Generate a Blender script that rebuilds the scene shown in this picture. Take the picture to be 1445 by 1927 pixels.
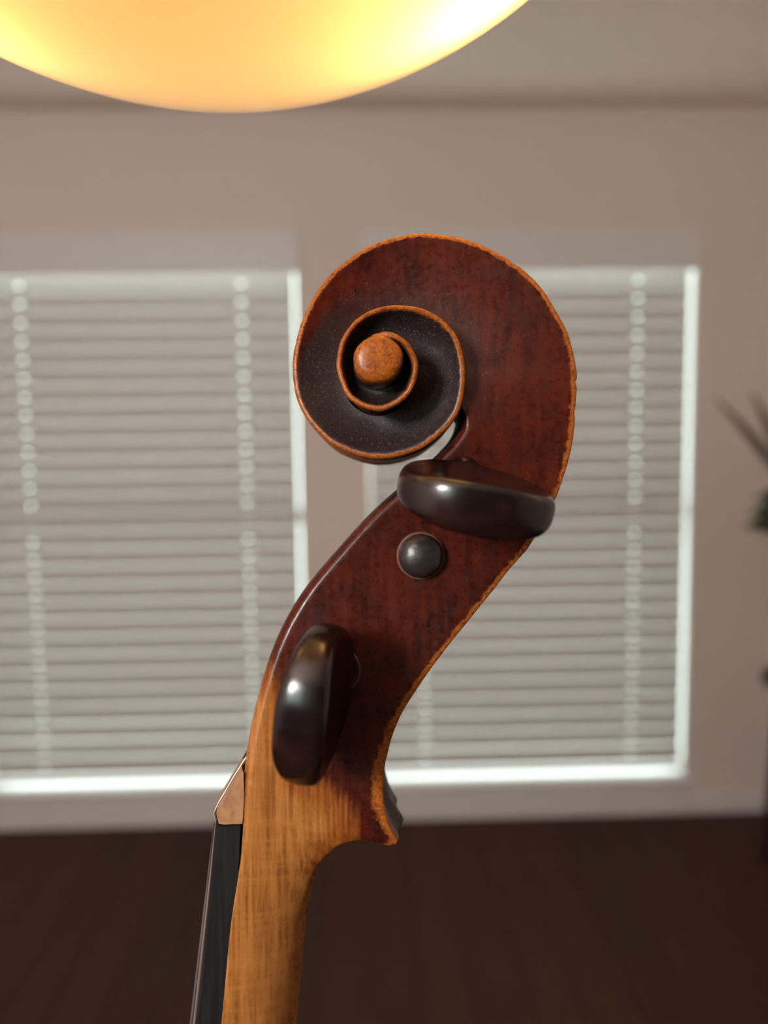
import bpy, bmesh, math, random
import numpy as np
from mathutils import Matrix, Vector

for o in list(bpy.data.objects):
    bpy.data.objects.remove(o)
scene = bpy.context.scene
COL = scene.collection
random.seed(7)

# ------------------------------------------------------------------ camera, sky, exposure
FPX, CX, CY = 1579.0, 722.5, 963.5          # focal length and centre in photo pixels (1445 x 1927)
CAM_H = 1.377
cam_data = bpy.data.cameras.new('camera')
cam_data.sensor_fit = 'VERTICAL'
cam_data.sensor_height = 36.0
cam_data.lens = 36.0 * FPX / 1927.0
cam_data.clip_start = 0.01
cam_data.clip_end = 100
cam_data.dof.use_dof = True
cam_data.dof.focus_distance = 0.1515
cam_data.dof.aperture_fstop = cam_data.lens / 3.0
cam = bpy.data.objects.new('camera', cam_data)
COL.objects.link(cam)
CAM_M = (Matrix.Translation((0, 0, CAM_H)) @ Matrix.Rotation(math.radians(-1.376), 4, 'Z')
         @ Matrix.Rotation(math.pi / 2 - math.radians(5.653), 4, 'X')
         @ Matrix.Rotation(math.radians(-0.769), 4, 'Z'))
cam.matrix_world = CAM_M
scene.camera = cam

world = bpy.data.worlds.new('overcast_sky')
scene.world = world
world.use_nodes = True
bg = world.node_tree.nodes['Background']
bg.inputs['Color'].default_value = (0.80, 1.0, 0.94, 1)
bg.inputs['Strength'].default_value = 5.0

scene.view_settings.view_transform = 'Standard'
scene.view_settings.look = 'None'
scene.view_settings.gamma = 1.0
scene.view_settings.use_curve_mapping = False
scene.view_settings.exposure = 0.5
scene.cycles.use_denoising = True
scene.cycles.adaptive_threshold = 0.04
scene.cycles.max_bounces = 6
scene.cycles.diffuse_bounces = 4
scene.cycles.transmission_bounces = 8
scene.cycles.sample_clamp_indirect = 6.0
scene.cycles.caustics_reflective = False
scene.cycles.caustics_refractive = False

# ------------------------------------------------------------------ helpers
def tag(o, label=None, cat=None, group=None, kind=None):
    if label: o['label'] = label
    if cat: o['category'] = cat
    if group: o['group'] = group
    if kind: o['kind'] = kind
    return o

def empty(name, loc=(0, 0, 0), parent=None):
    o = bpy.data.objects.new(name, None)
    o.empty_display_size = 0.02
    COL.objects.link(o)
    o.location = loc
    if parent: o.parent = parent
    return o

def mesh_obj(name, verts, faces, mat, parent=None, smooth=False):
    me = bpy.data.meshes.new(name)
    me.from_pydata([tuple(v) for v in verts], [], faces)
    me.validate()
    if smooth:
        me.polygons.foreach_set('use_smooth', [True] * len(me.polygons))
    me.materials.append(mat)
    o = bpy.data.objects.new(name, me)
    COL.objects.link(o)
    if parent: o.parent = parent
    return o

class MB:
    """collects simple solids that make up one mesh"""
    def __init__(self): self.v, self.f = [], []
    def add(self, v, f):
        n = len(self.v); self.v += [tuple(p) for p in v]
        self.f += [tuple(i + n for i in q) for q in f]
    def box(self, x0, x1, y0, y1, z0, z1, ch=0.0):
        if ch <= 0:
            v = [(x, y, z) for z in (z0, z1) for y in (y0, y1) for x in (x0, x1)]
            self.add(v, [(0, 2, 3, 1), (4, 5, 7, 6), (0, 1, 5, 4), (2, 6, 7, 3), (0, 4, 6, 2), (1, 3, 7, 5)])
            return
        b = bmesh.new()
        bmesh.ops.create_cube(b, size=1)
        bmesh.ops.scale(b, vec=(x1 - x0, y1 - y0, z1 - z0), verts=b.verts)
        bmesh.ops.translate(b, vec=((x0 + x1) / 2, (y0 + y1) / 2, (z0 + z1) / 2), verts=b.verts)
        bmesh.ops.bevel(b, geom=list(b.edges), offset=ch, segments=2, affect='EDGES', profile=0.5)
        b.verts.index_update()
        self.add([v.co for v in b.verts], [[v.index for v in f.verts] for f in b.faces]); b.free()
    def tube(self, pts, r, seg=12, caps=True):
        pts = [Vector(p) for p in pts]
        rs = r if isinstance(r, (list, tuple)) else [r] * len(pts)
        rings = []; ref = None
        for i, p in enumerate(pts):
            t = (pts[min(i + 1, len(pts) - 1)] - pts[max(i - 1, 0)]).normalized()
            if ref is None:
                ref = t.orthogonal().normalized()
            ref = (ref - t * ref.dot(t)).normalized()
            b = t.cross(ref)
            rings.append([p + (ref * math.cos(a) + b * math.sin(a)) * rs[i]
                          for a in [2 * math.pi * k / seg for k in range(seg)]])
        v = [q for rg in rings for q in rg]; f = []
        for i in range(len(rings) - 1):
            for k in range(seg):
                a, b2 = i * seg + k, i * seg + (k + 1) % seg
                f.append((a, b2, b2 + seg, a + seg))
        if caps:
            f.append(tuple(range(seg - 1, -1, -1)))
            f.append(tuple(range((len(rings) - 1) * seg, len(rings) * seg)))
        self.add(v, f)
    def lathe(self, prof, origin=(0, 0, 0), seg=48, mat=None):
        """profile of (radius, height) spun round local z"""
        M = mat or Matrix.Identity(4); o = Vector(origin)
        v = []; f = []
        for r, z in prof:
            for k in range(seg):
                a = 2 * math.pi * k / seg
                v.append(o + M @ Vector((max(r, 1e-6) * math.cos(a), max(r, 1e-6) * math.sin(a), z)))
        for i in range(len(prof) - 1):
            for k in range(seg):
                a, b = i * seg + k, i * seg + (k + 1) % seg
                f.append((a, b, b + seg, a + seg))
        self.add(v, f)
    def build(self, name, mat, parent=None, smooth=False):
        return mesh_obj(name, self.v, self.f, mat, parent, smooth)

class NT:
    """tiny node builder"""
    def __init__(self, name):
        self.m = bpy.data.materials.new(name); self.m.use_nodes = True
        self.t = self.m.node_tree; self.p = self.t.nodes['Principled BSDF']
        self.out = self.t.nodes['Material Output']
    def n(self, typ, **kw):
        nd = self.t.nodes.new(typ)
        for k, v in kw.items():
            if k.startswith('i_'): nd.inputs[k[2:].replace('_', ' ')].default_value = v
            else: setattr(nd, k, v)
        return nd
    def l(self, a, b): self.t.links.new(a, b)
    def coord(self, scale=(1, 1, 1), rot=(0, 0, 0)):
        c = self.n('ShaderNodeTexCoord'); mp = self.n('ShaderNodeMapping')
        mp.inputs['Scale'].default_value = scale; mp.inputs['Rotation'].default_value = rot
        self.l(c.outputs['Object'], mp.inputs['Vector']); return mp.outputs['Vector']
    def noise(self, vec, scale, detail=4, rough=0.55):
        nd = self.n('ShaderNodeTexNoise'); self.l(vec, nd.inputs['Vector'])
        nd.inputs['Scale'].default_value = scale; nd.inputs['Detail'].default_value = detail
        nd.inputs['Roughness'].default_value = rough; return nd.outputs['Fac']
    def rng(self, val, a, b, c=0.0, d=1.0, smooth=True):
        nd = self.n('ShaderNodeMapRange')
        if smooth: nd.interpolation_type = 'SMOOTHSTEP'
        self.l(val, nd.inputs[0])
        for i, x in zip((1, 2, 3, 4), (a, b, c, d)): nd.inputs[i].default_value = x
        return nd.outputs[0]
    def math(self, op, a, b=None):
        nd = self.n('ShaderNodeMath', operation=op)
        for i, x in enumerate((a, b)):
            if x is None: continue
            if isinstance(x, (int, float)): nd.inputs[i].default_value = x
            else: self.l(x, nd.inputs[i])
        return nd.outputs[0]
    def mix(self, fac, a, b, blend='MIX'):
        nd = self.n('ShaderNodeMix', data_type='RGBA', blend_type=blend)
        if isinstance(fac, (int, float)): nd.inputs[0].default_value = fac
        else: self.l(fac, nd.inputs[0])
        for i, x in ((6, a), (7, b)):
            if isinstance(x, tuple): nd.inputs[i].default_value = (*x, 1) if len(x) == 3 else x
            else: self.l(x, nd.inputs[i])
        return nd.outputs[2]
    def bump(self, h, strength, dist):
        nd = self.n('ShaderNodeBump'); self.l(h, nd.inputs['Height'])
        nd.inputs['Strength'].default_value = strength; nd.inputs['Distance'].default_value = dist
        self.l(nd.outputs[0], self.p.inputs['Normal'])
    def set(self, **kw):
        for k, v in kw.items():
            s = self.p.inputs[k.replace('_', ' ')]
            if hasattr(v, 'is_output'): self.l(v, s)
            elif isinstance(v, tuple): s.default_value = (*v, 1) if len(v) == 3 else v
            else: s.default_value = v

def plain(name, col, rough=0.6, var=0.08, scale=30, **kw):
    t = NT(name); c = t.coord()
    f = t.noise(c, scale)
    lo = tuple(x * (1 - var) for x in col); hi = tuple(min(1, x * (1 + var)) for x in col)
    t.set(Base_Color=t.mix(f, lo, hi), Roughness=rough, **kw)
    return t.m

# ------------------------------------------------------------------ materials
def m_wall():
    t = NT('wall_paint'); c = t.coord()
    f = t.noise(c, 2.0); g = t.noise(c, 220, 3)
    t.set(Base_Color=t.mix(f, (0.71, 0.61, 0.56), (0.75, 0.65, 0.60)), Roughness=0.75)
    t.bump(g, 0.15, 0.001); return t.m
M_WALL = m_wall()
M_DARKWALL = plain('dark_unseen_wall', (0.10, 0.065, 0.05), 0.6, 0.2, 6)  # unseen back wall, made dark to cut its reflection on the violin
M_CEIL = plain('ceiling_paint', (0.88, 0.74, 0.65), 0.8)
M_TRIM = plain('trim_paint', (0.72, 0.68, 0.675), 0.4, 0.03)
def m_board():
    t = NT('floor_wood'); c = t.coord((14, 1.2, 1))
    oi = t.n('ShaderNodeObjectInfo')
    g = t.noise(c, 9, 6)
    a = t.mix(g, (0.028, 0.0125, 0.009), (0.066, 0.030, 0.021))
    b = t.mix(g, (0.040, 0.015, 0.0095), (0.090, 0.034, 0.021))
    t.set(Base_Color=t.mix(oi.outputs['Random'], a, b), Roughness=0.55, Specular_IOR_Level=0.13)
    return t.m
M_BOARD = m_board()
M_FLOOR = plain('subfloor', (0.02, 0.012, 0.01), 0.8)
def m_slat():
    t = NT('blind_slat_vinyl'); c = t.coord((1, 20, 20))
    f = t.noise(c, 6)
    tr = t.n('ShaderNodeBsdfTranslucent'); tr.inputs['Color'].default_value = (0.70, 0.65, 0.60, 1)
    mx = t.n('ShaderNodeMixShader'); mx.inputs[0].default_value = 0.105
    t.set(Base_Color=t.mix(f, (0.61, 0.575, 0.55), (0.64, 0.605, 0.58)), Roughness=0.45)
    t.l(t.p.outputs[0], mx.inputs[1]); t.l(tr.outputs[0], mx.inputs[2]); t.l(mx.outputs[0], t.out.inputs[0])
    return t.m
M_SLAT = m_slat()
M_CORD = plain('blind_cord', (0.75, 0.74, 0.70), 0.8)
def m_pane():
    t = NT('window_glass')
    a = t.n('ShaderNodeBsdfTransparent'); b = t.n('ShaderNodeBsdfGlossy'); b.inputs['Roughness'].default_value = 0.02
    mx = t.n('ShaderNodeMixShader'); mx.inputs[0].default_value = 0.06
    t.l(a.outputs[0], mx.inputs[1]); t.l(b.outputs[0], mx.inputs[2]); t.l(mx.outputs[0], t.out.inputs[0])
    return t.m
M_PANE = m_pane()

# ------------------------------------------------------------------ room
YW = 2.85
XL, XR, YB, ZC = -2.3, 2.1, -2.2, CAM_H + 1.037
TW = 0.14
def wall_with_holes(name, x0, x1, z0, z1, y0, y1, holes, mat=None):
    """holes: list of (hx0, hx1, hz0, hz1) left to right"""
    m = MB(); x = x0
    for hx0, hx1, hz0, hz1 in holes:
        m.box(x, hx0, y0, y1, z0, z1)
        m.box(hx0, hx1, y0, y1, z0, hz0); m.box(hx0, hx1, y0, y1, hz1, z1)
        x = hx1
    m.box(x, x1, y0, y1, z0, z1)
    o = m.build(name, mat or M_WALL); return tag(o, kind='structure')
ZB, ZT = CAM_H - 1.245, CAM_H + 0.640        # window recess bottom (sill) and top
WINS = [(-1.324, -0.214, ZB, ZT), (0.018, 1.128, ZB, ZT)]
wall_with_holes('wall_front', XL, XR, 0, ZC, YW, YW + TW, WINS)
BWIN = (-2.15, -1.05, 1.25, 2.3)
wall_with_holes('wall_back', XL, XR, 0, ZC, YB - TW, YB, [BWIN], M_DARKWALL)
m = MB(); m.box(XL - TW, XL, YB - TW, YW + TW, 0, ZC); tag(m.build('wall_left', M_WALL), kind='structure')
m = MB(); m.box(XR, XR + TW, YB - TW, YW + TW, 0, ZC); tag(m.build('wall_right', M_WALL), kind='structure')
m = MB(); m.box(XL - TW, XR + TW, YB - TW, YW + TW, ZC, ZC + 0.1); tag(m.build('ceiling', M_CEIL), kind='structure')
m = MB(); m.box(XL - TW, XR + TW, YB - TW, YW + TW, -0.1, -0.012)
floor = tag(m.build('floor', M_FLOOR), kind='structure')
BW = 0.127
nb = int((XR - XL) / BW)
bm_ = MB(); bm_.box(0.0012, BW - 0.0012, YB, YW - 0.001, -0.012, 0.0, 0.0012)
b0 = bm_.build('floor_board', M_BOARD, floor)
for k in range(nb):
    b = b0 if k == 0 else b0.copy()
    if k: COL.objects.link(b); b.parent = floor
    b.location = (XL + 0.01 + k * BW, 0, 0)
# baseboards
for nm, a in (('front', (XL, XR, YW - 0.014, YW)), ('back', (XL, XR, YB, YB + 0.014)),
              ('left', (XL, XL + 0.014, YB, YW)), ('right', (XR - 0.014, XR, YB, YW))):
    m = MB(); m.box(a[0], a[1], a[2], a[3], 0.0, 0.075, 0.003)
    tag(m.build('baseboard_' + nm, M_TRIM), kind='structure')

def window_unit(n, hole, y0, inward=1):
    """sash, pane, sill in an opening; y0 = room face of the wall, outside lies at +y*inward"""
    x0, x1, z0, z1 = hole
    w = tag(empty('window_%d' % n, ((x0 + x1) / 2, y0, z0)), kind='structure')
    ya, yb = sorted((y0 + inward * 0.085, y0 + inward * 0.125))
    inv = Matrix.Translation((-(x0 + x1) / 2, -y0, -z0))
    def put(m, nm, mat):
        m.v = [tuple(inv @ Vector(p)) for p in m.v]; return m.build(nm, mat, w)
    m = MB(); f = 0.009
    m.box(x0, x1, ya, yb, z0, z0 + f); m.box(x0, x1, ya, yb, z1 - f, z1)
    m.box(x0, x0 + f, ya, yb, z0 + f, z1 - f); m.box(x1 - f, x1, ya, yb, z0 + f, z1 - f)
    zm = (z0 + z1) / 2; m.box(x0 + f, x1 - f, ya, yb, zm - 0.02, zm + 0.02)
    for xa in (x0, x1 - 0.002): m.box(xa, xa + 0.002, *sorted((y0, y0 + inward * 0.085)), z0, z1)
    put(m, 'window_frame', M_TRIM)
    ym = (ya + yb) / 2
    for q0, q1 in ((z0 + f, zm - 0.02), (zm + 0.02, z1 - f)):
        m = MB(); m.box(x0 + f, x1 - f, ym - 0.002, ym + 0.002, q0, q1); put(m, 'window_pane', M_PANE)
    m = MB(); ya, yb = sorted((y0 - inward * 0.03, y0 + inward * 0.085))
    m.box(x0 - 0.025, x1 + 0.025, *sorted((y0 - inward * 0.03, y0)), z0 - 0.022, z0, 0.004)
    m.box(x0, x1, *sorted((y0, y0 + inward * 0.085)), z0 - 0.0, z0 + 0.002)
    put(m, 'window_sill', M_TRIM)
    m = MB(); m.box(x0 - 0.01, x1 + 0.01, *sorted((y0 - inward * 0.012, y0)), z0 - 0.062, z0 - 0.022, 0.002)
    put(m, 'window_apron', M_TRIM)
    return w
window_unit(1, WINS[0], YW); window_unit(2, WINS[1], YW); window_unit(3, BWIN, YB, -1)
# unseen back window, added as key daylight; a portal guides its sky sampling
pl = bpy.data.lights.new('sky_portal', 'AREA'); pl.shape = 'RECTANGLE'
pl.size = BWIN[1] - BWIN[0]; pl.size_y = BWIN[3] - BWIN[2]; pl.cycles.is_portal = True
po = bpy.data.objects.new('sky_portal', pl); COL.objects.link(po)
po.location = ((BWIN[0] + BWIN[1]) / 2, YB - 0.13, (BWIN[2] + BWIN[3]) / 2)
po.rotation_euler = (math.pi / 2, 0, 0)

# ------------------------------------------------------------------ blinds
PITCH, SLW = 0.0614, 0.0645
def slat_mesh(width):
    xs = [0.0]; hs = []
    for hx in (0.178, width - 0.178):
        xs += [hx - 0.0058, hx + 0.0058]; hs.append((hx - 0.0058, hx + 0.0058))
    xs.append(width)
    ts = [-SLW / 2, -SLW / 4, -0.0027, 0.0027, SLW / 4, SLW / 2]
    v = []; f = []
    def pid(i, j, s): return (i * len(ts) + j) * 2 + s
    for x in xs:
        for t in ts:
            crown = 0.0026 * (1 - (2 * t / SLW) ** 2)
            for s in (0, 1):
                v.append((x - width / 2, t, crown + (0.0013 if s else -0.0013)))
    for i in range(len(xs) - 1):
        for j in range(len(ts) - 1):
            if i in (1, 3) and j == 2:
                continue
            f.append((pid(i, j, 1), pid(i + 1, j, 1), pid(i + 1, j + 1, 1), pid(i, j + 1, 1)))
            f.append((pid(i, j, 0), pid(i, j + 1, 0), pid(i + 1, j + 1, 0), pid(i + 1, j, 0)))
    def side(a, b): f.append((pid(*a, 0), pid(*b, 0), pid(*b, 1), pid(*a, 1)))
    n, q = len(xs) - 1, len(ts) - 1
    for i in range(n): side((i, 0), (i + 1, 0)); side((i + 1, q), (i, q))
    for j in range(q): side((0, j + 1), (0, j)); side((n, j), (n, j + 1))
    for i in (1, 3):
        side((i + 1, 2), (i, 2)); side((i, 3), (i + 1, 3)); side((i, 2), (i, 3)); side((i + 1, 3), (i + 1, 2))
    me = bpy.data.meshes.new('slat'); me.from_pydata(v, [], f); me.materials.append(M_SLAT)
    return me
GAP = 0.0085
SW = WINS[0][1] - WINS[0][0] - 2 * GAP
SLAT_ME = slat_mesh(SW)
TILT = math.radians(99)
def blind(hole, label):
    x0, x1, z0, z1 = hole; xc = (x0 + x1) / 2; yb = YW + 0.038
    root = tag(empty('window_blind', (xc, yb, z0)), label, 'blind', 'closed blinds in the two windows')
    m = MB(); h = z1 - z0
    m.box(-SW / 2 - GAP - 0.012, SW / 2 + GAP + 0.012, -0.052, -0.040, h - 0.125, h + 0.012, 0.003)
    m.build('valance', M_TRIM, root)
    m = MB(); m.box(-SW / 2, SW / 2, -0.026, 0.026, h - 0.055, h - 0.001, 0.003)
    m.build('headrail', M_TRIM, root)
    zt = CAM_H + 0.5245 - z0
    zl = 0.043 + SLW / 2 - 0.002
    n = 28; pitch = (zt - SLW / 2 - zl) / (n - 1)
    for k in range(n):
        s = bpy.data.objects.new('slat', SLAT_ME); COL.objects.link(s); s.parent = root
        s.location = (0, 0, zt - SLW / 2 - k * pitch)
        s.rotation_euler = (TILT + random.uniform(-0.008, 0.008), 0, random.uniform(-0.0006, 0.0006))
    zlast = zl - SLW / 2
    m = MB(); m.box(-SW / 2, SW / 2, -0.012, 0.012, zlast - 0.024, zlast - 0.003, 0.004)
    m.build('bottom_rail', M_TRIM, root)
    for sx in (-1, 1):
        m = MB(); m.tube([(sx * (SW / 2 - 0.178), 0, zlast - 0.004), (sx * (SW / 2 - 0.178), 0, h - 0.05)], 0.0008, 6)
        m.build('lift_cord', M_CORD, root)
    return root
blind(WINS[0], 'closed grey white slatted blind in the window left of the scroll')
blind(WINS[1], 'closed grey white slatted blind in the window right of the scroll')

# ------------------------------------------------------------------ violin
D0 = 0.1625                                   # distance of the violin's middle plane from the lens
def unp(u, v, z=0.0):
    """photo pixel + height z (mm) above the middle plane -> violin coordinates in metres"""
    d = D0 - z * 0.001
    return np.array([(u - CX) / FPX * d, -(v - CY) / FPX * d])

violin = tag(empty('violin'), 'old red brown varnished violin with carved scroll and dark pegs, standing upright in the foreground', 'violin')
violin.matrix_world = CAM_M @ Matrix.Translation((0, 0, -D0))

def m_varnish():
    t = NT('old_violin_varnish')
    at = t.n('ShaderNodeAttribute', attribute_name='mask')
    sp = t.n('ShaderNodeSeparateColor'); t.l(at.outputs['Color'], sp.inputs[0])
    edge, grime_dark, neck = sp.outputs[0], sp.outputs[1], sp.outputs[2]
    c = t.coord(); cg = t.coord((900, 90, 500), (0, 0, math.radians(-8)))
    grain = t.noise(cg, 1.0, 5, 0.6)
    blot = t.noise(c, 150, 6, 0.65); fine = t.noise(c, 2400, 4, 0.65); mid = t.noise(c, 800, 4, 0.55)
    base = t.mix(t.rng(blot, 0.35, 0.68), (0.013, 0.0015, 0.0008), (0.046, 0.0042, 0.0013))
    base = t.mix(t.rng(grain, 0.3, 0.75, 0, 0.55), base, (0.080, 0.0090, 0.0022))
    # scuffed grey-purple crust
    base = t.mix(t.rng(t.noise(c, 330, 5, 0.7), 0.60, 0.76, 0, 0.45), base, (0.050, 0.027, 0.027))
    # old dirt, and the dark throat
    dm = t.math('ADD', grime_dark, t.math('MULTIPLY', t.math('SUBTRACT', blot, 0.5), 0.9))
    base = t.mix(t.rng(dm, 0.25, 0.85, 0, 0.93), base, t.mix(t.rng(fine, 0.4, 0.7), (0.010, 0.0072, 0.0078), (0.024, 0.0185, 0.0195)))
    base = t.mix(t.math('MULTIPLY', t.math('ADD', grime_dark, 0.25), t.rng(t.noise(c, 3000, 2, 0.5), 0.63, 0.72)), base, (0.085, 0.070, 0.060))
    # worn edge down to orange wood
    em = t.math('ADD', edge, t.math('MULTIPLY', t.math('SUBTRACT', mid, 0.5), 1.15))
    worn = t.mix(t.rng(fine, 0.3, 0.7), (0.34, 0.105, 0.013), (0.15, 0.030, 0.005))
    worn = t.mix(t.rng(mid, 0.52, 0.72, 0, 0.8), worn, (0.075, 0.014, 0.005))
    base = t.mix(t.rng(em, 0.30, 0.72), base, worn)
    # bare neck
    nm = t.math('ADD', neck, t.math('ADD', t.math('MULTIPLY', t.math('SUBTRACT', grain, 0.5), 0.42),
                                    t.math('MULTIPLY', t.math('SUBTRACT', blot, 0.5), 0.35)))
    cn = t.coord((1300, 55, 700), (0, 0, math.radians(-5.4)))
    gn = t.noise(cn, 1.0, 4, 0.6)
    flame = t.noise(t.coord((40, 700, 40)), 1.0, 2)
    bare = t.mix(t.rng(gn, 0.35, 0.7), (0.315, 0.124, 0.031), (0.165, 0.055, 0.010))
    bare = t.mix(t.rng(flame, 0.45, 0.7, 0, 0.4), bare, (0.345, 0.143, 0.038))
    half = t.mix(t.rng(gn, 0.35, 0.7), (0.24, 0.075, 0.012), (0.11, 0.024, 0.005))
    base = t.mix(t.rng(nm, 0.16, 0.42), base, half)
    base = t.mix(t.rng(nm, 0.46, 0.72), base, bare)
    rough = t.math('ADD', t.rng(mid, 0.3, 0.7, 0.24, 0.36), t.math('MULTIPLY', grime_dark, 0.10))
    t.set(Base_Color=base, Roughness=rough, Specular_IOR_Level=0.27)
    h = t.math('ADD', t.math('MULTIPLY', fine, 0.08), t.math('MULTIPLY', mid, 0.45))
    h = t.math('MULTIPLY', h, t.rng(neck, 0.4, 0.7, 1.0, 0.25))
    t.bump(h, 0.35, 0.0002)
    return t.m
M_VARN = m_varnish()

# outer rail: neck back -> chin -> pegbox back -> outer turn -> inner turns.  (u, v, z of the outline, h = face half width), mm
P_RAW = [
 (440, 2950, 0, 12.5), (486, 2600, 0, 12.2), (523, 2250, 0, 12.0), (556.5, 1926, 0, 11.9), (562.8, 1866, 0, 11.9), (570.8, 1786, 0, 11.8), (580, 1706.5, 0, 11.8),
 (591.5, 1662, 1, 11.8), (601, 1628, 2, 11.8), (609, 1612, 3, 11.8), (621, 1600, 5, 11.9), (637, 1590, 8, 12.0),
 (656, 1585, 10, 12.0), (682, 1584, 11.5, 12.1), (710, 1588.5, 12, 12.1), (730, 1593, 12, 12.1), (744, 1592, 12, 12.1),
 (749.5, 1583, 12, 12.1), (742.5, 1572, 12, 12.1), (732.5, 1551.7, 12, 12), (725, 1526, 12, 12), (721.5, 1493, 12, 12), (722.5, 1455, 11.9, 11.9),
 (729, 1422, 11.8, 11.8), (740, 1381, 11.7, 11.7), (755, 1346, 11.6, 11.6), (778, 1307.6, 11.5, 11.5), (800, 1274.6, 11.4, 11.4),
 (832, 1231, 11.2, 11.2), (872, 1181, 11, 11), (925, 1116, 10.7, 10.7), (954, 1078, 10.5, 10.5), (978, 1051, 10.3, 10.3),
 (999, 1025, 10.1, 10.1), (1024, 983, 9.9, 9.9), (1046, 938, 9.7, 9.7), (1059, 906, 9.5, 9.5), (1069, 872.5, 9.3, 9.3),
 (1078.5, 828, 9.0, 9.0), (1084, 773, 8.8, 8.8), (1086, 717, 8.5, 8.5), (1082, 677, 8.2, 8.2), (1070, 628.7, 7.9, 7.9),
 (1048, 584.6, 7.6, 7.6), (1020, 540.4, 7.3, 7.3), (979.5, 502.3, 7.1, 7.1), (931.4, 472.2, 6.9, 6.9), (883.2, 450.5, 6.8, 6.8),
 (839.1, 440.5, 6.7, 6.7), (787, 438.3, 6.7, 6.7), (738.7, 446.1, 6.7, 6.7), (690.5, 464.2, 6.8, 6.8), (650.4, 490.2, 6.9, 6.9),
 (618.3, 518.3, 7.0, 7.0), (590.2, 556.5, 7.2, 7.2), (570.1, 596.6, 7.4, 7.4), (556.1, 640.8, 7.7, 7.7), (550.5, 681, 8.0, 8.0),
 (552.5, 725, 8.3, 8.3), (564.1, 765.2, 8.7, 8.7), (586.2, 801.3, 9.1, 9.1), (618.3, 831.4, 9.5, 9.5), (658.4, 852.7, 9.9, 9.9),
 (702.6, 862.5, 10.3, 10.3), (742.7, 861, 10.7, 10.7), (787, 847.5, 11.1, 11.1), (827, 821.4, 11.5, 11.5), (855.1, 789.3, 11.9, 11.9),
 (871.2, 753.1, 12.3, 12.3), (875.6, 717, 12.6, 12.6), (875, 683, 12.8, 12.8), (868, 648.8, 13.1, 13.1), (851.1, 617.5, 13.4, 13.4),
 (823, 593, 13.7, 13.7), (786.9, 577, 14, 14), (743, 572.8, 14.3, 14.3), (703, 580.6, 14.6, 14.6), (670.5, 599, 15, 15),
 (647, 628, 15.3, 15.3), (635.3, 656.8, 15.6, 15.6), (633, 685, 15.9, 15.9), (640.5, 721, 16.2, 16.2), (658, 750.5, 16.5, 16.5),
 (684, 768, 16.8, 16.8), (711, 773, 17.1, 17.1), (735, 768, 17.4, 17.4), (757, 755, 17.7, 17.7), (773.5, 738, 18.0, 18.0), (784, 714, 18.4, 18.4),
 (787, 690, 18.8, 18.8), (782.5, 667, 19.2, 19.2), (772, 648, 19.6, 19.6), (757, 633, 19.85, 19.85), (739, 625, 19.9, 19.9), (720, 624, 19.6, 19.6), (700, 631, 18.5, 18.5)]
EYE_PX, EYE_R, EYE_Z = (711.5, 675.5), 0.00425, 0.0203

def catmull(pts, per=10):
    pts = np.asarray(pts, float)
    e = np.vstack([2 * pts[0] - pts[1], pts, 2 * pts[-1] - pts[-2]])
    out = []
    for i in range(1, len(e) - 2):
        p0, p1, p2, p3 = e[i - 1], e[i], e[i + 1], e[i + 2]
        for t in np.linspace(0, 1, per, endpoint=False):
            out.append(0.5 * ((2 * p1) + (-p0 + p2) * t + (2 * p0 - 5 * p1 + 4 * p2 - p3) * t * t + (-p0 + 3 * p1 - 3 * p2 + p3) * t ** 3))
    out.append(e[-2]); return np.array(out)

PER = 10
Praw = np.array([[*unp(u, v, z), z * 1e-3, h * 1e-3, u, v] for u, v, z, h in P_RAW])
P = catmull(Praw, PER)                        # columns x, y, zref, h, u, v
def key_index(u, v):                          # sample index of a raw outline point
    d = [(a[0] - u) ** 2 + (a[1] - v) ** 2 for a in P_RAW]
    return int(np.argmin(d)) * PER
# pairs: outline point -> front (string side) point with its reference height
PAIRS = [((440, 2950), (324, 2950, 8)), ((556.5, 1926), (419.6, 1926, 8)), ((591.5, 1662), (446, 1650, 8)), ((609, 1612), (450.5, 1607, 8)), ((656, 1585), (456, 1535, 8)),
         ((730, 1593), (459, 1492, 8)), ((749.5, 1583), (460.5, 1467, 8)), ((721.5, 1493), (464.5, 1425, 8)), ((729, 1422), (471.5, 1375, 8)),
         ((740, 1381), (479, 1338, 8)), ((755, 1346), (489, 1298, 8)), ((778, 1307.6), (503.6, 1246.6, 8)), ((800, 1274.6), (523, 1196, 8)),
         ((832, 1231), (546.8, 1149, 8)), ((872, 1181), (584, 1093, 8)), ((925, 1116), (643, 1024, 8)), ((978, 1051), (712, 951, 7.5)),
         ((999, 1025), (745, 922, 7)), ((1024, 983), (790, 884, 6.5)), ((1046, 938), (836, 842, 6)), ((1059, 906), (858, 812, 6)), ((1069, 872.5), (868, 785, 6))]
C0 = unp(*EYE_PX, 16)
phi = np.unwrap(np.arctan2(P[:, 1] - C0[1], P[:, 0] - C0[0]))
i_spiral = key_index(1069, 872.5)
phi = phi - phi[i_spiral] + math.atan2(P[i_spiral, 1] - C0[1], P[i_spiral, 0] - C0[0])
NP_ = len(P)
ki = [key_index(*a) for a, b in PAIRS]
kq = np.array([unp(*b) for a, b in PAIRS])
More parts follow.
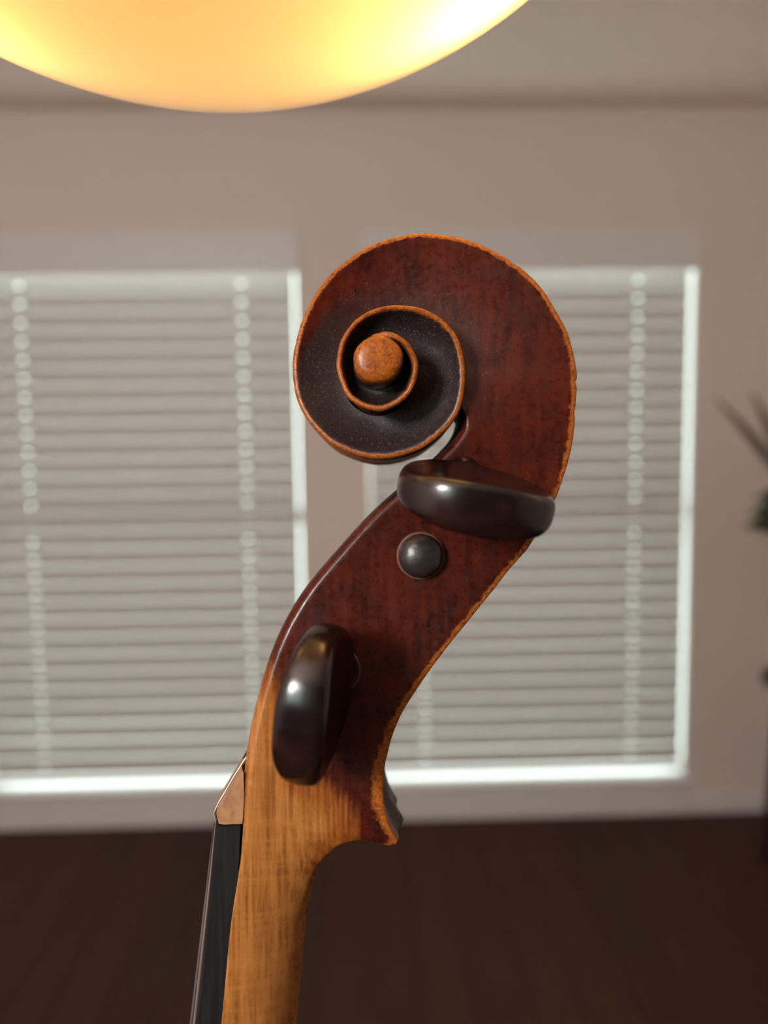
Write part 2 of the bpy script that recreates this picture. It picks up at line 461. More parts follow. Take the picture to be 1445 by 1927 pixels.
# smooth (pchip-like) interpolation of the front rail over the outline index
def hermite(xk, yk, x):
    xk = np.asarray(xk, float); m = np.gradient(yk, xk)
    i = np.clip(np.searchsorted(xk, x) - 1, 0, len(xk) - 2); h = xk[i + 1] - xk[i]; t = (x - xk[i]) / h
    return ((2 * t**3 - 3 * t**2 + 1) * yk[i] + (t**3 - 2 * t**2 + t) * h * m[i] + (-2 * t**3 + 3 * t**2) * yk[i + 1] + (t**3 - t**2) * h * m[i + 1])
idx = np.arange(NP_)
Q = np.zeros((NP_, 2))
for k in (0, 1): Q[:, k] = hermite(ki, kq[:, k], np.minimum(idx, i_spiral))
sp_phi = phi[i_spiral:]
for i in range(i_spiral, NP_):
    a = phi[i] + 2 * math.pi
    if a <= phi[-1]:
        q = np.array([np.interp(a, sp_phi, P[i_spiral:, 0]), np.interp(a, sp_phi, P[i_spiral:, 1])])
        d = C0 - q; q = q + d / np.linalg.norm(d) * 0.0003
    else:
        ec = unp(*EYE_PX, 19)
        q = ec + np.array([math.cos(a), math.sin(a)]) * (EYE_R - 0.0004)
    w = np.clip((i - i_spiral) / (1.6 * PER), 0, 1); w = w * w * (3 - 2 * w)
    Q[i] = q * w + (Q[i_spiral] + (q - q) if w == 0 else (1 - w) * 0 + Q[i_spiral] * 0 + q) * (1 - w) if w > 0 else Q[i_spiral]
deg = np.degrees(phi)
# nicks in the worn back edge
nick = np.zeros(NP_)
for (u, v, dep, wd) in ((1086, 718, 0.00030, 4), (1083.5, 770, 0.00028, 4), (1084, 778, 0.00022, 3), (1040, 955, 0.0002, 6), (965, 493, .00018, 6), (748, 444, .00015, 6)):
    nick += dep * np.exp(-(((P[:, 4] - u) ** 2 + (P[:, 5] - v) ** 2) / wd ** 2)) * (idx < i_spiral + 30 * PER)
rng_ = np.random.default_rng(3)
wob = np.convolve(rng_.normal(0, 1, NP_ + 8), np.ones(9) / 9, 'valid') * 0.00012
wob[:key_index(1046, 938)] *= 0.5

dip_k = ([-200, -40, -27, 0, 90, 180, 270, 360, 450, 540, 720, 750, 800], [0, 0, .4, .9, 1.3, 2.0, 2.8, 3.4, 4.0, 4.5, 5.0, 4.5, 0.3])
NA, NB, NC, ND, NE = 9, 8, 34, 5, 14
i_n0, i_n1 = key_index(580, 1706.5), key_index(742.5, 1572)        # neck -> pegbox
i_c0, i_c1 = key_index(721.5, 1493), key_index(1024, 983)        # string cavity
verts = []; masks = []
def sst(x): x = np.clip(x, 0, 1); return x * x * (3 - 2 * x)
NECK_LINE = [(440, 1250), (490, 1285), (520, 1330), (527, 1400), (545, 1475), (590, 1505), (632, 1540), (622, 1580), (600, 1612), (590, 1660)]
def neck_mask(u, v):
    # signed distance (px) from the varnish boundary; below / left of it is bare wood
    best = 1e9; sgn = 1
    for (a, b) in zip(NECK_LINE[:-1], NECK_LINE[1:]):
        ax, ay, bx, by = *a, *b
        t = max(0, min(1, ((u - ax) * (bx - ax) + (v - ay) * (by - ay)) / ((bx - ax) ** 2 + (by - ay) ** 2)))
        d = math.hypot(u - ax - t * (bx - ax), v - ay - t * (by - ay))
        if d < best:
            best = d; sgn = 1 if (bx - ax) * (v - ay) - (by - ay) * (u - ax) > 0 else -1
    return best * sgn
for i in range(NP_):
    p = P[i, :2]; q = Q[i]; h = P[i, 3]
    dvec = p - q; L0 = np.linalg.norm(dvec); dvec = dvec / max(L0, 1e-6)
    L = max(L0 - nick[i] + (wob[i] if i > i_n1 else 0), 0.0006)
    wt = np.clip(((CY - q[1] * FPX / (D0 - .008)) - 1425) / 330.0, 0, 1); wn = wt ** 3 * (wt * (6 * wt - 15) + 10)                     # 1 = neck section
    ws = sst((i - (i_spiral - 0.8 * PER)) / (1.8 * PER))         # 1 = spiral section
    dip = np.interp(deg[i], *dip_k) * 1e-3 if i > key_index(999, 1025) else 0.0
    zc = min(0.0062, h - 0.004)
    cav = sst((i - i_c0) / (3 * PER)) * sst((i_c1 - i) / (3 * PER))
    cd = 0.62 * cav * L
    # --- pegbox section
    A = [(cd, 0), (cd, zc * .5), (cd, zc * .9), (cd * .97, zc), (cd * .7, zc), (cd * .4, zc), (cd * .15, zc), (cd * .04, zc), (0.00002, zc + 0.0002)]
    B = []
    for k in range(NB):
        a = math.pi / 2 * k / (NB - 1); B.append((0.0019 * (1 - math.cos(a)), h - 0.0034 * (1 - math.sin(a))))
    Cc = []
    for k in range(NC):
        c = (k + 0.5) / NC; x = 0.0021 + (L - 0.0021 - 0.0011) * c
        Cc.append((x, h - 0.00025 * math.sin(math.pi * c)))
    Dd = [(L - .0009, h), (L - .0005, h - 0.00003), (L - .00022, h - .00012), (L - .00006, h - .0003), (L, h - .0006)]
    chin = math.exp(-((i - key_index(749.5, 1583)) / (3.2 * PER)) ** 2)
    E_ = []
    for k in range(NE):
        c = (k + 1) / NE; z = (h - .0006) * (1 - c); s = z / h
        flute = -0.0011 * math.sin(math.pi * min(1, s)) ** 2 * (1 - wn)
        E_.append((L + flute * (1 - 0.3 * chin) + 0.0013 * chin * (1 - s) ** 0.7, z))
    peg = A + B + Cc + Dd + E_
    # --- neck section: flat glue face at the front, round back
    nk = [(0, zc * 1.0 * k / NA) for k in range(NA)] + [(0.00012 * k / NB, zc + (h - 0.0004 - zc) * (k + 1) / NB) for k in range(NB)]
    nn = NC + ND + NE
    for k in range(nn):
        th = math.pi / 2 * (k + 1) / nn
        nk.append((L * math.sin(th) ** 1.05, (h) * max(0, math.cos(th)) ** 0.80))
    # --- spiral section
    foot = h - dip
    sp = [(0, foot * k / NA) for k in range(NA)] + [(0.0, foot - 0.0001 + 0.0001 * k / NB) for k in range(NB)]
    pw = np.interp(deg[i], [-27, 90, 200, 300, 420], [1.0, 1.1, 1.6, 2.2, 3.2])
    rimw = min(np.interp(deg[i], [-27, 90, 300, 420, 800], [.0012, .0012, .0011, .00085, .0009]) + 0.004 * sst((deg[i] - 745) / 60), L * (0.4 + 0.55 * sst((deg[i] - 740) / 50)))
    for k in range(NC):
        c = 1 - k / NC
        sp.append(((L - rimw) * (1 - c), foot + dip * (1 - c) ** 1 * 0 + dip * (1 - (1 - (1 - c) ** 0) * 0) * 0 + dip * (max(0.0, 1 - c)) ** pw * 1.0))
    sp += [(L - rimw * .95, h), (L - rimw * .5, h + 0.00004), (L - rimw * .25, h - .00008), (L - rimw * .08, h - .00028), (L, h - .00055)]
    for k in range(NE):
        c = (k + 1) / NE; z = (h - .00055) * (1 - c); s = z / h
        sp.append((L - 0.0009 * math.sin(math.pi * s) ** 2, z))
    row = []
    for k in range(NA + NB + NC + ND + NE):
        x = peg[k][0] * (1 - wn - ws) + nk[k][0] * wn + sp[k][0] * ws
        z = peg[k][1] * (1 - wn - ws) + nk[k][1] * wn + sp[k][1] * ws
        xy = q + dvec * x
        row.append((xy[0], xy[1], z))
        # paint masks: worn edge, dirt and dark throat, bare wood
        e = L - x
        ew = np.interp(deg[i], [-60, 0, 60, 200, 400], [.0010, .0009, .0008, .0006, .0009]) + 0.0014 * math.exp(-((i - key_index(725, 1526)) / (4.0 * PER)) ** 2)
        edge = math.exp(-(max(0, e - 0.0003) / ew) ** 2)
        if i < i_spiral: edge *= (1 - wn) * (0.75 + 0.25 * math.exp(-((i - key_index(740, 1381)) / (5 * PER)) ** 2))
        if k >= NA + NB + NC + ND: edge *= 0.75 if i > i_spiral else max(0.0, 0.75 - 0.25 * (k - NA - NB - NC - ND))
        if i < i_spiral and k < NA + NB: edge = 0
        cfrac = np.clip(x / L, 0, 1)
        gr = np.interp(deg[i], [-60, -30, 0, 90, 150, 200, 300, 420, 800], [0, .25, .5, .5, .72, .9, 1, 1, 1])
        reach = np.interp(deg[i], [-30, 0, 90, 160, 220], [.35, .48, .6, .95, 1.3])
        grime_dark = gr * sst((reach - cfrac) / 0.45 + 0.2) if i > key_index(999, 1025) else 0.0
        if i < i_spiral and k > NA + NB + NC + ND + 2: grime_dark = max(grime_dark, 0.85 * (1 - wn))
        if key_index(978, 1051) < i < i_spiral + PER and k < NA + 4: grime_dark = 0.95  # throat walls set near black through this mask
        d_ = D0 - z
        uu, vv = CX + xy[0] * FPX / d_, CY - xy[1] * FPX / d_
        nkm = np.clip(0.5 + neck_mask(uu, vv) / 170.0, 0, 1) if i < i_spiral else 0.0
        nkm = max(nkm, sst((vv - 1610) / 60))
        masks.append((edge, grime_dark, nkm, 1))
    verts += row
W_ = NA + NB + NC + ND + NE
faces = []
for i in range(NP_ - 1):
    for k in range(W_ - 1):
        a = i * W_ + k
        faces.append((a, a + W_, a + W_ + 1, a + 1))
faces.append(tuple(k for k in range(W_)))
faces.append(tuple((NP_ - 1) * W_ + k for k in range(W_ - 1, -1, -1)))
# the button in the middle of the volute
ec = unp(*EYE_PX, 19.5); seg = 56; base = len(verts)
prof = [(1.06, 0.010), (1.0, 0.0165), (0.985, 0.0190), (0.955, 0.0197), (0.88, 0.0201), (0.7, 0.0204), (0.45, 0.02055), (0.2, 0.0206), (0.001, 0.0206)]
for r, z in prof:
    for k in range(seg):
        a = 2 * math.pi * k / seg
        rr = EYE_R * r * (1 + 0.025 * math.sin(2 * a + .6) + 0.012 * math.sin(5 * a))
        verts.append((ec[0] + rr * math.cos(a), ec[1] + rr * math.sin(a), z))
        masks.append((1.0 if z > 0.0189 else 0.35, 0.0 if z > 0.018 else 1.0, 0, 1))
for j in range(len(prof) - 1):
    for k in range(seg):
        a, b = base + j * seg + k, base + j * seg + (k + 1) % seg
        faces.append((a, b, b + seg, a + seg))
n0 = len(verts)
verts2 = verts + [(x, y, -z) for x, y, z in verts]
faces2 = faces + [tuple(reversed([n0 + q for q in f])) for f in faces]
scroll = mesh_obj('scroll_and_neck', verts2, faces2, M_VARN, violin, True)
scroll['label'] = 'carved scroll, pegbox and neck in worn red brown varnish'
ca = scroll.data.color_attributes.new('mask', 'FLOAT_COLOR', 'POINT')
ca.data.foreach_set('color', np.array(masks + masks, dtype=np.float32).ravel())

# ---- pegs
def m_peg():
    t = NT('dark_rosewood'); c = t.coord()
    a = t.noise(c, 160, 4); g = t.noise(t.coord((300, 300, 40)), 2.0, 5)
    col = t.mix(t.rng(a, 0.40, 0.68), (0.0050, 0.0026, 0.0028), (0.018, 0.0050, 0.0042))
    col = t.mix(t.rng(g, 0.5, 0.8, 0, .3), col, (0.022, 0.010, 0.008))
    f = t.noise(c, 900, 3)
    t.set(Base_Color=col, Roughness=t.rng(f, 0.3, 0.7, 0.21, 0.23), Specular_IOR_Level=0.5)
    t.bump(t.noise(c, 200, 2), 0.06, 0.0003)
    return t.m
M_PEG = m_peg()
def m_pegtip():
    t = NT('ebony_peg_end'); c = t.coord()
    f = t.noise(t.coord((400, 1400, 400)), 1.0, 4); g = t.noise(c, 900, 4)
    t.set(Base_Color=t.mix(f, (0.010, 0.008, 0.008), (0.028, 0.022, 0.021)), Roughness=t.rng(g, .3, .7, .25, .42))
    t.bump(g, 0.4, 0.0002); return t.m
M_TIP = m_pegtip()
M_RIMWOOD = plain('bare_hole_rim', (0.085, 0.036, 0.020), 0.6, 0.6, 700)

HEAD = catmull([(0, 2.4), (0.25, 4.8), (1.1, 7.2), (2.7, 9.3), (4.9, 11.0), (7.4, 12.0), (10.0, 12.3), (13.0, 12.0), (15.8, 10.4), (17.8, 7.6), (18.9, 4.0), (19.15, 0)], 6) * np.array([1.24, 1.0])
def make_peg(name, H, E, wdir, face_z, flip=1, label=None, wscale=1.0, collar=6.5):
    """H: point on the pegbox cheek, E: middle of the outer end of the thumb piece (metres, violin space)"""
    H, E = Vector(H), Vector(E)
    a = (E - H).normalized(); w = Vector(wdir); w = (w - a * w.dot(a)).normalized(); t = a.cross(w)
    reach = (E - H).length
    s0 = reach - 0.01915 * 1.24                                           # start of the thumb piece
    M = Matrix(((w.x, t.x, a.x, H.x), (w.y, t.y, a.y, H.y), (w.z, t.z, a.z, H.z), (0, 0, 0, 1)))
    through = (2 * abs(face_z) + 0.0026) if face_z == H.z else 2 * abs(face_z) - 0.001
    m = MB()
    pr = [(0.0001, -through), (0.0014, -through + .00015), (0.0026, -through + .0006), (0.0034, -through + .0014), (0.0036, -through + .0024), (0.0039, -0.002), (0.0037, s0 - 0.0034), (0.0034, s0 - .0030), (0.0031, s0 - .002), (0.0030, s0 - .0009), (0.0036, s0 + 0.0004), (0.0033, s0 + .0012), (0.0001, s0 + .002)]
    m.lathe(pr, seg=40, mat=M)
    peg = m.build(name, M_PEG, violin, True)
    # thumb piece: rounded rim round a heart-shaped outline, dished flat sides
    pts = [(x, y * wscale) for x, y in HEAD] + [(x, -y * wscale) for x, y in HEAD[::-1][1:]]
    ctr = np.array([12.4, 0.0]); v = []; f = []
    lay = []
    TH = 4.15
    for k in range(13):                                            # round the rim
        b = -math.pi / 2 + math.pi * k / 12
        lay.append((1 - 0.125 * (1 - abs(math.cos(b)) ** 0.62), TH * math.copysign(abs(math.sin(b)) ** 0.9, math.sin(b))))
    inner = [(0.80, 3.98), (0.70, 3.75), (0.55, 3.45), (0.38, 3.2), (0.2, 3.05), (0.02, 3.0)]
    lay = [(s, -z) for s, z in inner[::-1]] + lay + inner
    n = len(pts)
    for s, z in lay:
        for x, y in pts:
            qx, qy = ctr[0] + (x - ctr[0]) * s, y * s
            tk = 0.86 + 0.14 * min(1, max(0, (qx - 1) / 9.0))
            tk *= 1 - 0.40 * min(1.0, abs(qy / 12.9)) ** 2.3
            v.append(M @ Vector((qy * .001, z * tk * .001, s0 + qx * .001)))
    for j in range(len(lay) - 1):
        for k in range(n):
            a_, b_ = j * n + k, j * n + (k + 1) % n
            f.append((a_, b_, b_ + n, a_ + n))
    mesh_obj('thumb_piece', v, f, M_PEG, peg, True)
    return peg
def p3(u, v, z): x = unp(u, v, z); return (x[0], x[1], z * 1e-3)
make_peg('peg', p3(872, 900, 10.0), p3(912, 966, 36.0), (0.981, -0.195, 0), 0.0100, wscale=1.05)
make_peg('peg', p3(634, 1262, 11.4), p3(558, 1381, 36.0), (0.145, 0.99, 0), 0.0114, wscale=1.05)
# the two pegs whose thumb pieces sit on the far side show only their ends here
def far(u, v, zf, tilt=(0.0, 0.0, 0), wd=(0.3, 0.95, 0)):
    q = unp(u, v, zf)
    H = (q[0], q[1], -zf * 1e-3); E = (q[0] + tilt[0] * .026, q[1] + tilt[1] * .026, -zf * 1e-3 - 0.026)
    return make_peg('peg', H, E, wd, zf * 1e-3)
pD = far(791.5, 1046, 10.9); pG = far(575, 1402, 11.8, (0, 0, 0), (0.9, 0.3, 0))
for pg, (u, v, zf) in ((pD, (791.5, 1046, 10.9)), (pG, (575, 1402, 11.8))):
    m = MB(); q = unp(u, v, zf)
    m.lathe([(0.0040, -0.003), (0.00398, 0.0006), (0.0038, .0015), (0.0033, .0023), (0.0024, .0029), (0.0012, .0032), (0.0001, .0033)], (q[0], q[1], zf * 1e-3), 40)
    m.build('peg_end', M_TIP, pg, True)
for pg, (u, v, zf) in ((pD, (791.5, 1046, 10.9)), (violin.children[2], (634, 1262, 11.4))):
    m = MB(); q = unp(u, v, zf)
    m.lathe([(0.0038, 0.0), (0.0040, 0.00022), (0.0042, 0.0002), (0.0044, -0.0003)], (q[0], q[1], zf * 1e-3 - 0.0001), 40)
    m.build('peg_hole_rim', M_RIMWOOD, pg, True)

# ---- nut, fingerboard, strings
def extrude_px(poly, z0, z1, n=1, arch=None):
    """prism of a photo-plane outline (given at height zref) from z0 to z1 (mm)"""
    m = MB(); k = len(poly)
    rings = []
    for j in range(n + 1):
        z = z0 + (z1 - z0) * j / n
        rings.append([(x + (arch(z)[0] if arch and flag else 0), y, z * 1e-3) for (x, y, flag) in poly])
    v = [p for r in rings for p in r]; f = []
    for j in range(n):
        for i in range(k):
            a, b = j * k + i, j * k + (i + 1) % k
            f.append((a, b, b + k, a + k))
    f.append(tuple(range(k - 1, -1, -1))); f.append(tuple(range(n * k, n * k + k)))
    m.add(v, f); return m
def m_nut():
    t = NT('boxwood_nut'); c = t.coord()
    f = t.noise(c, 300, 5); g = t.noise(t.coord((900, 300, 300), (0, 0, .6)), 1, 4)
    col = t.mix(t.rng(f, 0.3, 0.7), (0.34, 0.17, 0.075), (0.17, 0.085, 0.05))
    t.set(Base_Color=t.mix(t.rng(g, .5, .75, 0, .6), col, (0.13, 0.07, 0.04)), Roughness=0.4)
    t.bump(f, .3, .0003); return t.m
def m_ebony():
    t = NT('ebony_fingerboard'); g = t.noise(t.coord((1200, 60, 600), (0, 0, math.radians(-6))), 1, 5)
    t.set(Base_Color=t.mix(t.rng(g, 0.4, 0.75), (0.0045, 0.0042, 0.0055), (0.011, 0.010, 0.012)), Roughness=0.45, Specular_IOR_Level=0.22)
    t.bump(g, .15, .0002); return t.m
HN = 11.7
arch = lambda z: (-0.0026 * (1 - (z / HN) ** 2) if abs(z) < HN else 0, 0)
def pxpoly(lst, z): return [(*unp(u, v, z), fl) for u, v, fl in lst]
# fingerboard: black wedge from the nut down over the neck and the body
fb = extrude_px(pxpoly([(452.5, 1553, 0), (421, 1554.5, 1), (412.5, 1556, 1), (397, 1706, 1), (373.4, 1926, 1), (258, 2990, 1), (130, 4200, 1), (190, 4200, 0), (322, 2950, 0), (419.5, 1926, 0), (449.5, 1620, 0)], HN), -HN, HN, 24, arch)
fb.build('fingerboard', m_ebony(), violin)
nut = extrude_px(pxpoly([(455.5, 1551.5, 0), (421, 1552.5, 1), (412, 1551, 1), (409.5, 1542, 1), (412, 1530, 1), (421, 1516, 1), (433, 1497, 1), (447, 1474, 1), (458.5, 1455, 1), (459, 1500, 0)], HN), -HN + .2, HN - .2, 24, lambda z: (-0.0018 * (1 - (z / HN) ** 2), 0))
nut.build('nut', m_nut(), violin)
M_STR = plain('wound_string', (0.16, 0.13, 0.14), 0.35, 0.15, 4000, Metallic=0.7)
M_STR2 = plain('plain_string', (0.22, 0.17, 0.14), 0.35, 0.15, 4000, Metallic=0.6)
for zs, r, top, end, mat, hole in ((8.2, 0.00036, (408.5, 1548), (369, 1926), M_STR2, (634, 1262)), (2.75, 0.00038, (406, 1544), (361, 1926), M_STR, (869, 917)),
                             (-2.75, 0.00042, (406, 1544), (360, 1926), M_STR, (791, 1046)), (-8.2, 0.00044, (407, 1548), (366, 1926), M_STR, (575, 1402))):
    a = unp(*top, 8 if abs(zs) > 5 else 3); e = unp(*end, 8 if abs(zs) > 5 else 3); d = (e - a) / np.linalg.norm(e - a)
    up = [np.array(unp(u, v, 8 if abs(zs) > 5 else 3)) for u, v in ((403, 1529), (411, 1512), (425, 1489), (440, 1463), (457, 1436))]
    hq = unp(*hole, 0); inside = [hq + np.array([-0.0035, 0.001])]
    ln = 0.45
    pts = [(*(a + d * ln), zs * 1e-3 * 1.9), (*(a + d * 0.33), zs * 1e-3 * 1.9), (*e, zs * 1e-3 * 1.18), (*a, zs * 1e-3)]
    pts += [(*q, zs * 1e-3 * (1 - 0.05 * k)) for k, q in enumerate(up)] + [(*inside[0], zs * 1e-3 * 0.5)]
    m = MB(); m.tube(pts, r, 8); m.build('string', mat, violin, True)

# ---- body below the frame (length axis runs on down the neck)
def m_body():
    t = NT('body_varnish'); c = t.coord(); f = t.noise(c, 12, 5); g = t.noise(t.coord((300, 20, 300)), 1, 4)
    t.set(Base_Color=t.mix(g, t.mix(f, (0.10, 0.016, 0.006), (0.20, 0.04, 0.010)), (0.24, 0.06, 0.014)), Roughness=0.3); return t.m
M_BODY = m_body()
nd = unp(419.6, 1926, 8) - unp(452.7, 1582, 8); nd /= np.linalg.norm(nd)        # down the neck
fr = np.array([nd[1], -nd[0]]); fr = fr if fr[0] < 0 else -fr                    # towards the strings
BO = unp(452.7, 1550, 8) + nd * 0.128                                           # where the neck meets the body
OUT = catmull([(0, 2), (1.5, 30), (14, 62), (40, 81), (70, 84), (105, 77), (128, 70), (137, 77), (150, 60), (180, 55), (210, 60), (226, 74), (240, 92), (262, 101), (290, 104), (318, 96), (340, 72), (352, 35), (355, 2)], 6)
def body_plate(name, f0, sign):
    v = []; f = []; n = len(OUT); K = 14
    for (l, hw) in OUT:
        for k in range(K + 1):
            c = -1 + 2 * k / K
            edge_l = min(l, 355 - l) / 355
            rise = 14 * max(0, 1 - c * c) ** 1.3 * max(0, math.sin(math.pi * np.clip(l / 355, 0, 1))) ** 0.7
            q = BO + nd * l * 1e-3 + fr * (f0 + sign * rise) * 1e-3
            v.append((q[0], q[1], c * (hw + 2.5) * 1e-3))
    for i in range(n - 1):
        for k in range(K):
            a = i * (K + 1) + k; f.append((a, a + 1, a + K + 2, a + K + 1))
    o = mesh_obj(name, v, f, M_BODY, violin, True)
    md = o.modifiers.new('thickness', 'SOLIDIFY'); md.thickness = 0.003
    return o
body_plate('top_plate', -1.0, 1); body_plate('back_plate', -33.0, -1)
v = []; f = []
loop = [(l, hw) for l, hw in OUT] + [(l, -hw) for l, hw in OUT[::-1]]
for l, hw in loop:
    for ff in (-1.5, -32.5):
        q = BO + nd * l * 1e-3 + fr * ff * 1e-3; v.append((q[0], q[1], hw * 1e-3))
n = len(loop)
for i in range(n):
    a, b = 2 * i, 2 * ((i + 1) % n); f.append((a, b, b + 1, a + 1))
mesh_obj('ribs', v, f, M_BODY, violin, True)

# ------------------------------------------------------------------ lamp above the violin
LC = Vector((0, 0, CAM_H)) + Vector((-0.11771, 0.67402, 0.72927)) * 0.215
LR = 0.215 * math.sqrt(1 - 0.88907 ** 2)
lamp = tag(empty('pendant_lamp', LC), 'glowing amber glass bowl of a pendant lamp hanging just above the scroll', 'lamp')
def m_bowl():
    t = NT('amber_opal_glass'); c = t.coord()
    sp = t.noise(c, 55, 2)
    col = t.mix(t.rng(sp, 0.73, 0.80, 0, 0.35), (0.40, 0.252, 0.112), (0.30, 0.15, 0.058))
    tr = t.n('ShaderNodeBsdfTranslucent'); t.l(col, tr.inputs['Color'])
    t.set(Base_Color=(0.28, 0.19, 0.11), Roughness=0.35, Specular_IOR_Level=0.3)
    mx = t.n('ShaderNodeMixShader'); mx.inputs[0].default_value = 0.8
    t.l(t.p.outputs[0], mx.inputs[1]); t.l(tr.outputs[0], mx.inputs[2])
    gl = t.n('ShaderNodeBsdfGlossy'); gl.inputs['Roughness'].default_value = 0.32
    fr_ = t.n('ShaderNodeFresnel'); fr_.inputs['IOR'].default_value = 1.5
    m2 = t.n('ShaderNodeMixShader'); t.l(fr_.outputs[0], m2.inputs[0])
    t.l(mx.outputs[0], m2.inputs[1]); t.l(gl.outputs[0], m2.inputs[2]); t.l(m2.outputs[0], t.out.inputs[0])
    return t.m
m = MB(); prof = []
a1 = math.radians(112)
for k in range(61): a = a1 * k / 60; prof.append((LR * math.sin(a), -LR * math.cos(a)))
m.lathe(prof, seg=128); m.build('glass_bowl', m_bowl(), lamp, True)
M_BRASS = plain('aged_brass', (0.30, 0.20, 0.09), 0.35, 0.2, 60, Metallic=0.9)
m = MB(); zt_ = ZC - LC.z
m.tube([(0, 0, 0.05), (0, 0, zt_ - 0.02)], 0.006, 16); m.build('stem', M_BRASS, lamp, True)
m = MB(); m.lathe([(0.0001, zt_ - 0.03), (0.03, zt_ - 0.03), (0.055, zt_ - 0.012), (0.06, zt_ - 0.0)], seg=40); m.build('ceiling_canopy', M_BRASS, lamp, True)
m = MB(); m.lathe([(0.0001, 0.035), (0.022, 0.035), (0.026, 0.05), (0.022, 0.07), (0.0001, 0.07)], seg=32); m.build('socket_hub', M_BRASS, lamp, True)
m = MB(); rr = LR * math.sin(a1)
m.tube([(rr * math.cos(q), rr * math.sin(q), -LR * math.cos(a1)) for q in [2 * math.pi * k / 64 for k in range(65)]], 0.003, 10, False)
for q in (0.5, 0.5 + 2.094, 0.5 + 4.189):
    m.tube([(rr * math.cos(q), rr * math.sin(q), -LR * math.cos(a1)), (0.004 * math.cos(q), 0.004 * math.sin(q), 0.16)], 0.002, 8)
m.build('bowl_rim', M_BRASS, lamp, True)
t = NT('bulb_glow'); t.set(Base_Color=(1, .9, .7), Emission_Color=(1.0, 0.80, 0.52), Emission_Strength=43.0); M_BULB = t.m
for bx, by, bz in ((0.041, 0.003, -0.073), (-0.043, 0.003, -0.0715)):
    m = MB(); d = Vector((bx, by, bz)).normalized()
    m.lathe([(0.0001, -0.012), (0.006, -0.0104), (0.0104, -0.006), (0.012, 0), (0.0104, 0.006), (0.008, 0.010), (0.006, 0.016), (0.0001, 0.016)], (bx, by, bz), 24)
    m.build('bulb', M_BULB, lamp, True)
    m = MB(); m.tube([(bx, by, bz + 0.014), (bx * .4, by * .4, 0.05)], [0.007, 0.005], 12); m.build('bulb_holder', M_BRASS, lamp, True)

# ------------------------------------------------------------------ unseen fill lights added to brighten the room
cl = tag(empty('fill_globe', (-0.75, -0.85, ZC)), 'unseen white globe light added behind the viewer to brighten the room', 'lamp')  # added out of view to light walls, ceiling and violin
m = MB(); m.lathe([(0.0001, -0.03), (0.05, -0.03), (0.06, -0.01), (0.06, 0.0)], seg=40); m.build('ceiling_canopy', M_BRASS, cl, True)
m = MB(); m.tube([(0, 0, -0.03), (0, 0, -0.53)], 0.006, 12); m.build('stem', M_BRASS, cl, True)
t = NT('globe_glow'); t.set(Base_Color=(.8, .8, .8), Emission_Color=(1.0, 0.94, 0.88), Emission_Strength=66.0)
m = MB(); m.lathe([(0.15 * math.sin(math.pi * k / 24), -0.67 - 0.15 * math.cos(math.pi * k / 24)) for k in range(25)], seg=48); m.build('globe', t.m, cl, True)

fl = tag(empty('fill_uplight', (1.72, 0.55, 0)), 'unseen brass uplighter added by the right wall to brighten the ceiling', 'lamp')  # added out of view as soft fill by way of the ceiling
m = MB(); m.lathe([(0.0001, 0), (0.14, 0), (0.14, 0.015), (0.03, 0.03), (0.0001, 0.03)], seg=40); m.build('base', M_BRASS, fl, True)
m = MB(); m.tube([(0, 0, 0.02), (0, 0, 1.66)], 0.012, 16); m.build('pole', M_BRASS, fl, True)
m = MB(); m.lathe([(0.0001, 1.64), (0.03, 1.645), (0.10, 1.69), (0.15, 1.76), (0.146, 1.76), (0.097, 1.697), (0.03, 1.655), (0.0001, 1.653)], seg=40); m.build('shade', M_BRASS, fl, True)
t = NT('uplight_glow'); t.set(Base_Color=(.8, .8, .8), Emission_Color=(1.0, 0.92, 0.84), Emission_Strength=110.0)
m = MB(); m.lathe([(0.0001, 1.68), (0.03, 1.68), (0.05, 1.70), (0.055, 1.725), (0.04, 1.74), (0.0001, 1.745)], seg=24); m.build('bulb', t.m, fl, True)

# ------------------------------------------------------------------ plant at the right edge
M_LEAF = plain('leaf_green', (0.035, 0.055, 0.025), 0.45, 0.3, 20)
M_LEAF2 = plain('leaf_brown_green', (0.11, 0.085, 0.06), 0.6, 0.3, 20)
M_POT = plain('terracotta', (0.14, 0.055, 0.03), 0.7, 0.2, 25)
M_SOIL = plain('soil', (0.03, 0.02, 0.015), 0.95, 0.4, 80)
M_WOODD = plain('dark_stained_wood', (0.05, 0.02, 0.012), 0.45, 0.3, 12)
PX, PY = 1.35, 2.42
plant = tag(empty('potted_plant', (PX, PY, 0.62)), 'dark leafy potted plant with long arching leaves at the right edge', 'plant')
m = MB(); m.lathe([(0.0001, 0), (0.085, 0), (0.092, 0.01), (0.118, 0.19), (0.128, 0.19), (0.130, 0.225), (0.118, 0.225), (0.112, 0.20), (0.0001, 0.20)], seg=40); m.build('pot', M_POT, plant, True)
m = MB(); m.lathe([(0.111, 0.203), (0.06, 0.209), (0.0001, 0.206)], seg=32); m.build('soil', M_SOIL, plant, True)
m = MB(); m.tube([(0, 0, 0.2), (0.01, 0.0, 0.4), (-0.07, 0.0, 0.54)], [0.016, 0.013, 0.010], 10); m.build('stem', M_WOODD, plant, True)
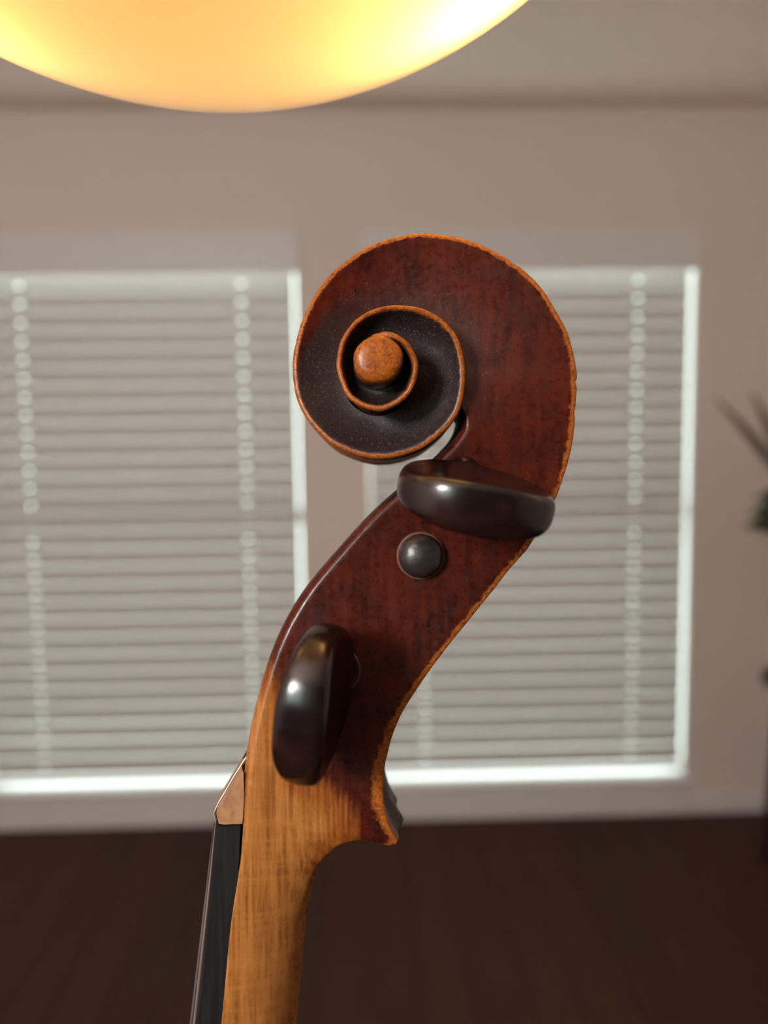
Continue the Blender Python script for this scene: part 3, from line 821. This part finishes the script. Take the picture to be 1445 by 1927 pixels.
def leaf(base, tip, width, droop, mat, parent):
    base, tip = Vector(base), Vector(tip); ax = tip - base
    side = ax.cross(Vector((0, -1, 0.2))).normalized(); nrm = side.cross(ax).normalized()
    v = []; f = []; N = 10
    for k in range(N + 1):
        t_ = k / N; wd = width * (math.sin(math.pi * min(1, 0.06 + 0.94 * t_)) ** 0.8) * (1 - 0.3 * t_) + 0.0005
        c = base + ax * t_ + Vector((0, 0, droop * math.sin(math.pi * t_)))
        v += [c - side * wd + nrm * wd * .25, c, c + side * wd + nrm * wd * .25]
    for k in range(N):
        a = 3 * k; f += [(a, a + 1, a + 4, a + 3), (a + 1, a + 2, a + 5, a + 4)]
    o = mesh_obj('leaf', v, f, mat, parent, True)
    md = o.modifiers.new('thickness', 'SOLIDIFY'); md.thickness = 0.0015
    return o
top = (-0.07, 0, 0.52)
for tip, wd, dr in (((-0.322, 0.02, 0.835), 0.017, 0.015), ((-0.238, -0.03, 0.85), 0.019, 0.01), ((-0.06, 0.05, 0.95), 0.022, 0.01), ((0.08, 0.02, 0.98), 0.022, 0.01), ((0.2, 0.06, 0.84), 0.022, 0.05), ((0.16, -0.1, 0.70), 0.02, 0.06)):
    leaf(top, tip, wd, dr, M_LEAF2, plant)
for k in range(12):
    a = k * 2.4; r = 0.10 + 0.05 * random.random(); z = 0.44 + 0.012 * k
    leaf((0, 0, z), (r * math.cos(a) - 0.02, 0.7 * r * math.sin(a), z + 0.03 + 0.03 * random.random()), 0.036, 0.02, M_LEAF, plant)
for tp in ((-0.232, -0.02, 0.50), (-0.222, 0.03, 0.455), (-0.205, 0.0, 0.54)):
    leaf((0, 0, tp[2] - 0.03), tp, 0.042, 0.02, M_LEAF, plant)
stand = tag(empty('plant_stand', (PX, PY, 0)), 'dark wooden plant stand under the potted plant', 'stand')
m = MB(); m.lathe([(0.0001, 0.592), (0.15, 0.592), (0.155, 0.6), (0.155, 0.613), (0.15, 0.62), (0.0001, 0.62)], seg=40); m.build('stand_top', M_WOODD, stand, True)
for k in range(4):
    a = math.pi / 4 + k * math.pi / 2
    m = MB(); m.tube([(0.10 * math.cos(a), 0.10 * math.sin(a), 0.595), (0.135 * math.cos(a), 0.135 * math.sin(a), 0.0)], [0.016, 0.012], 10); m.build('leg', M_WOODD, stand, True)
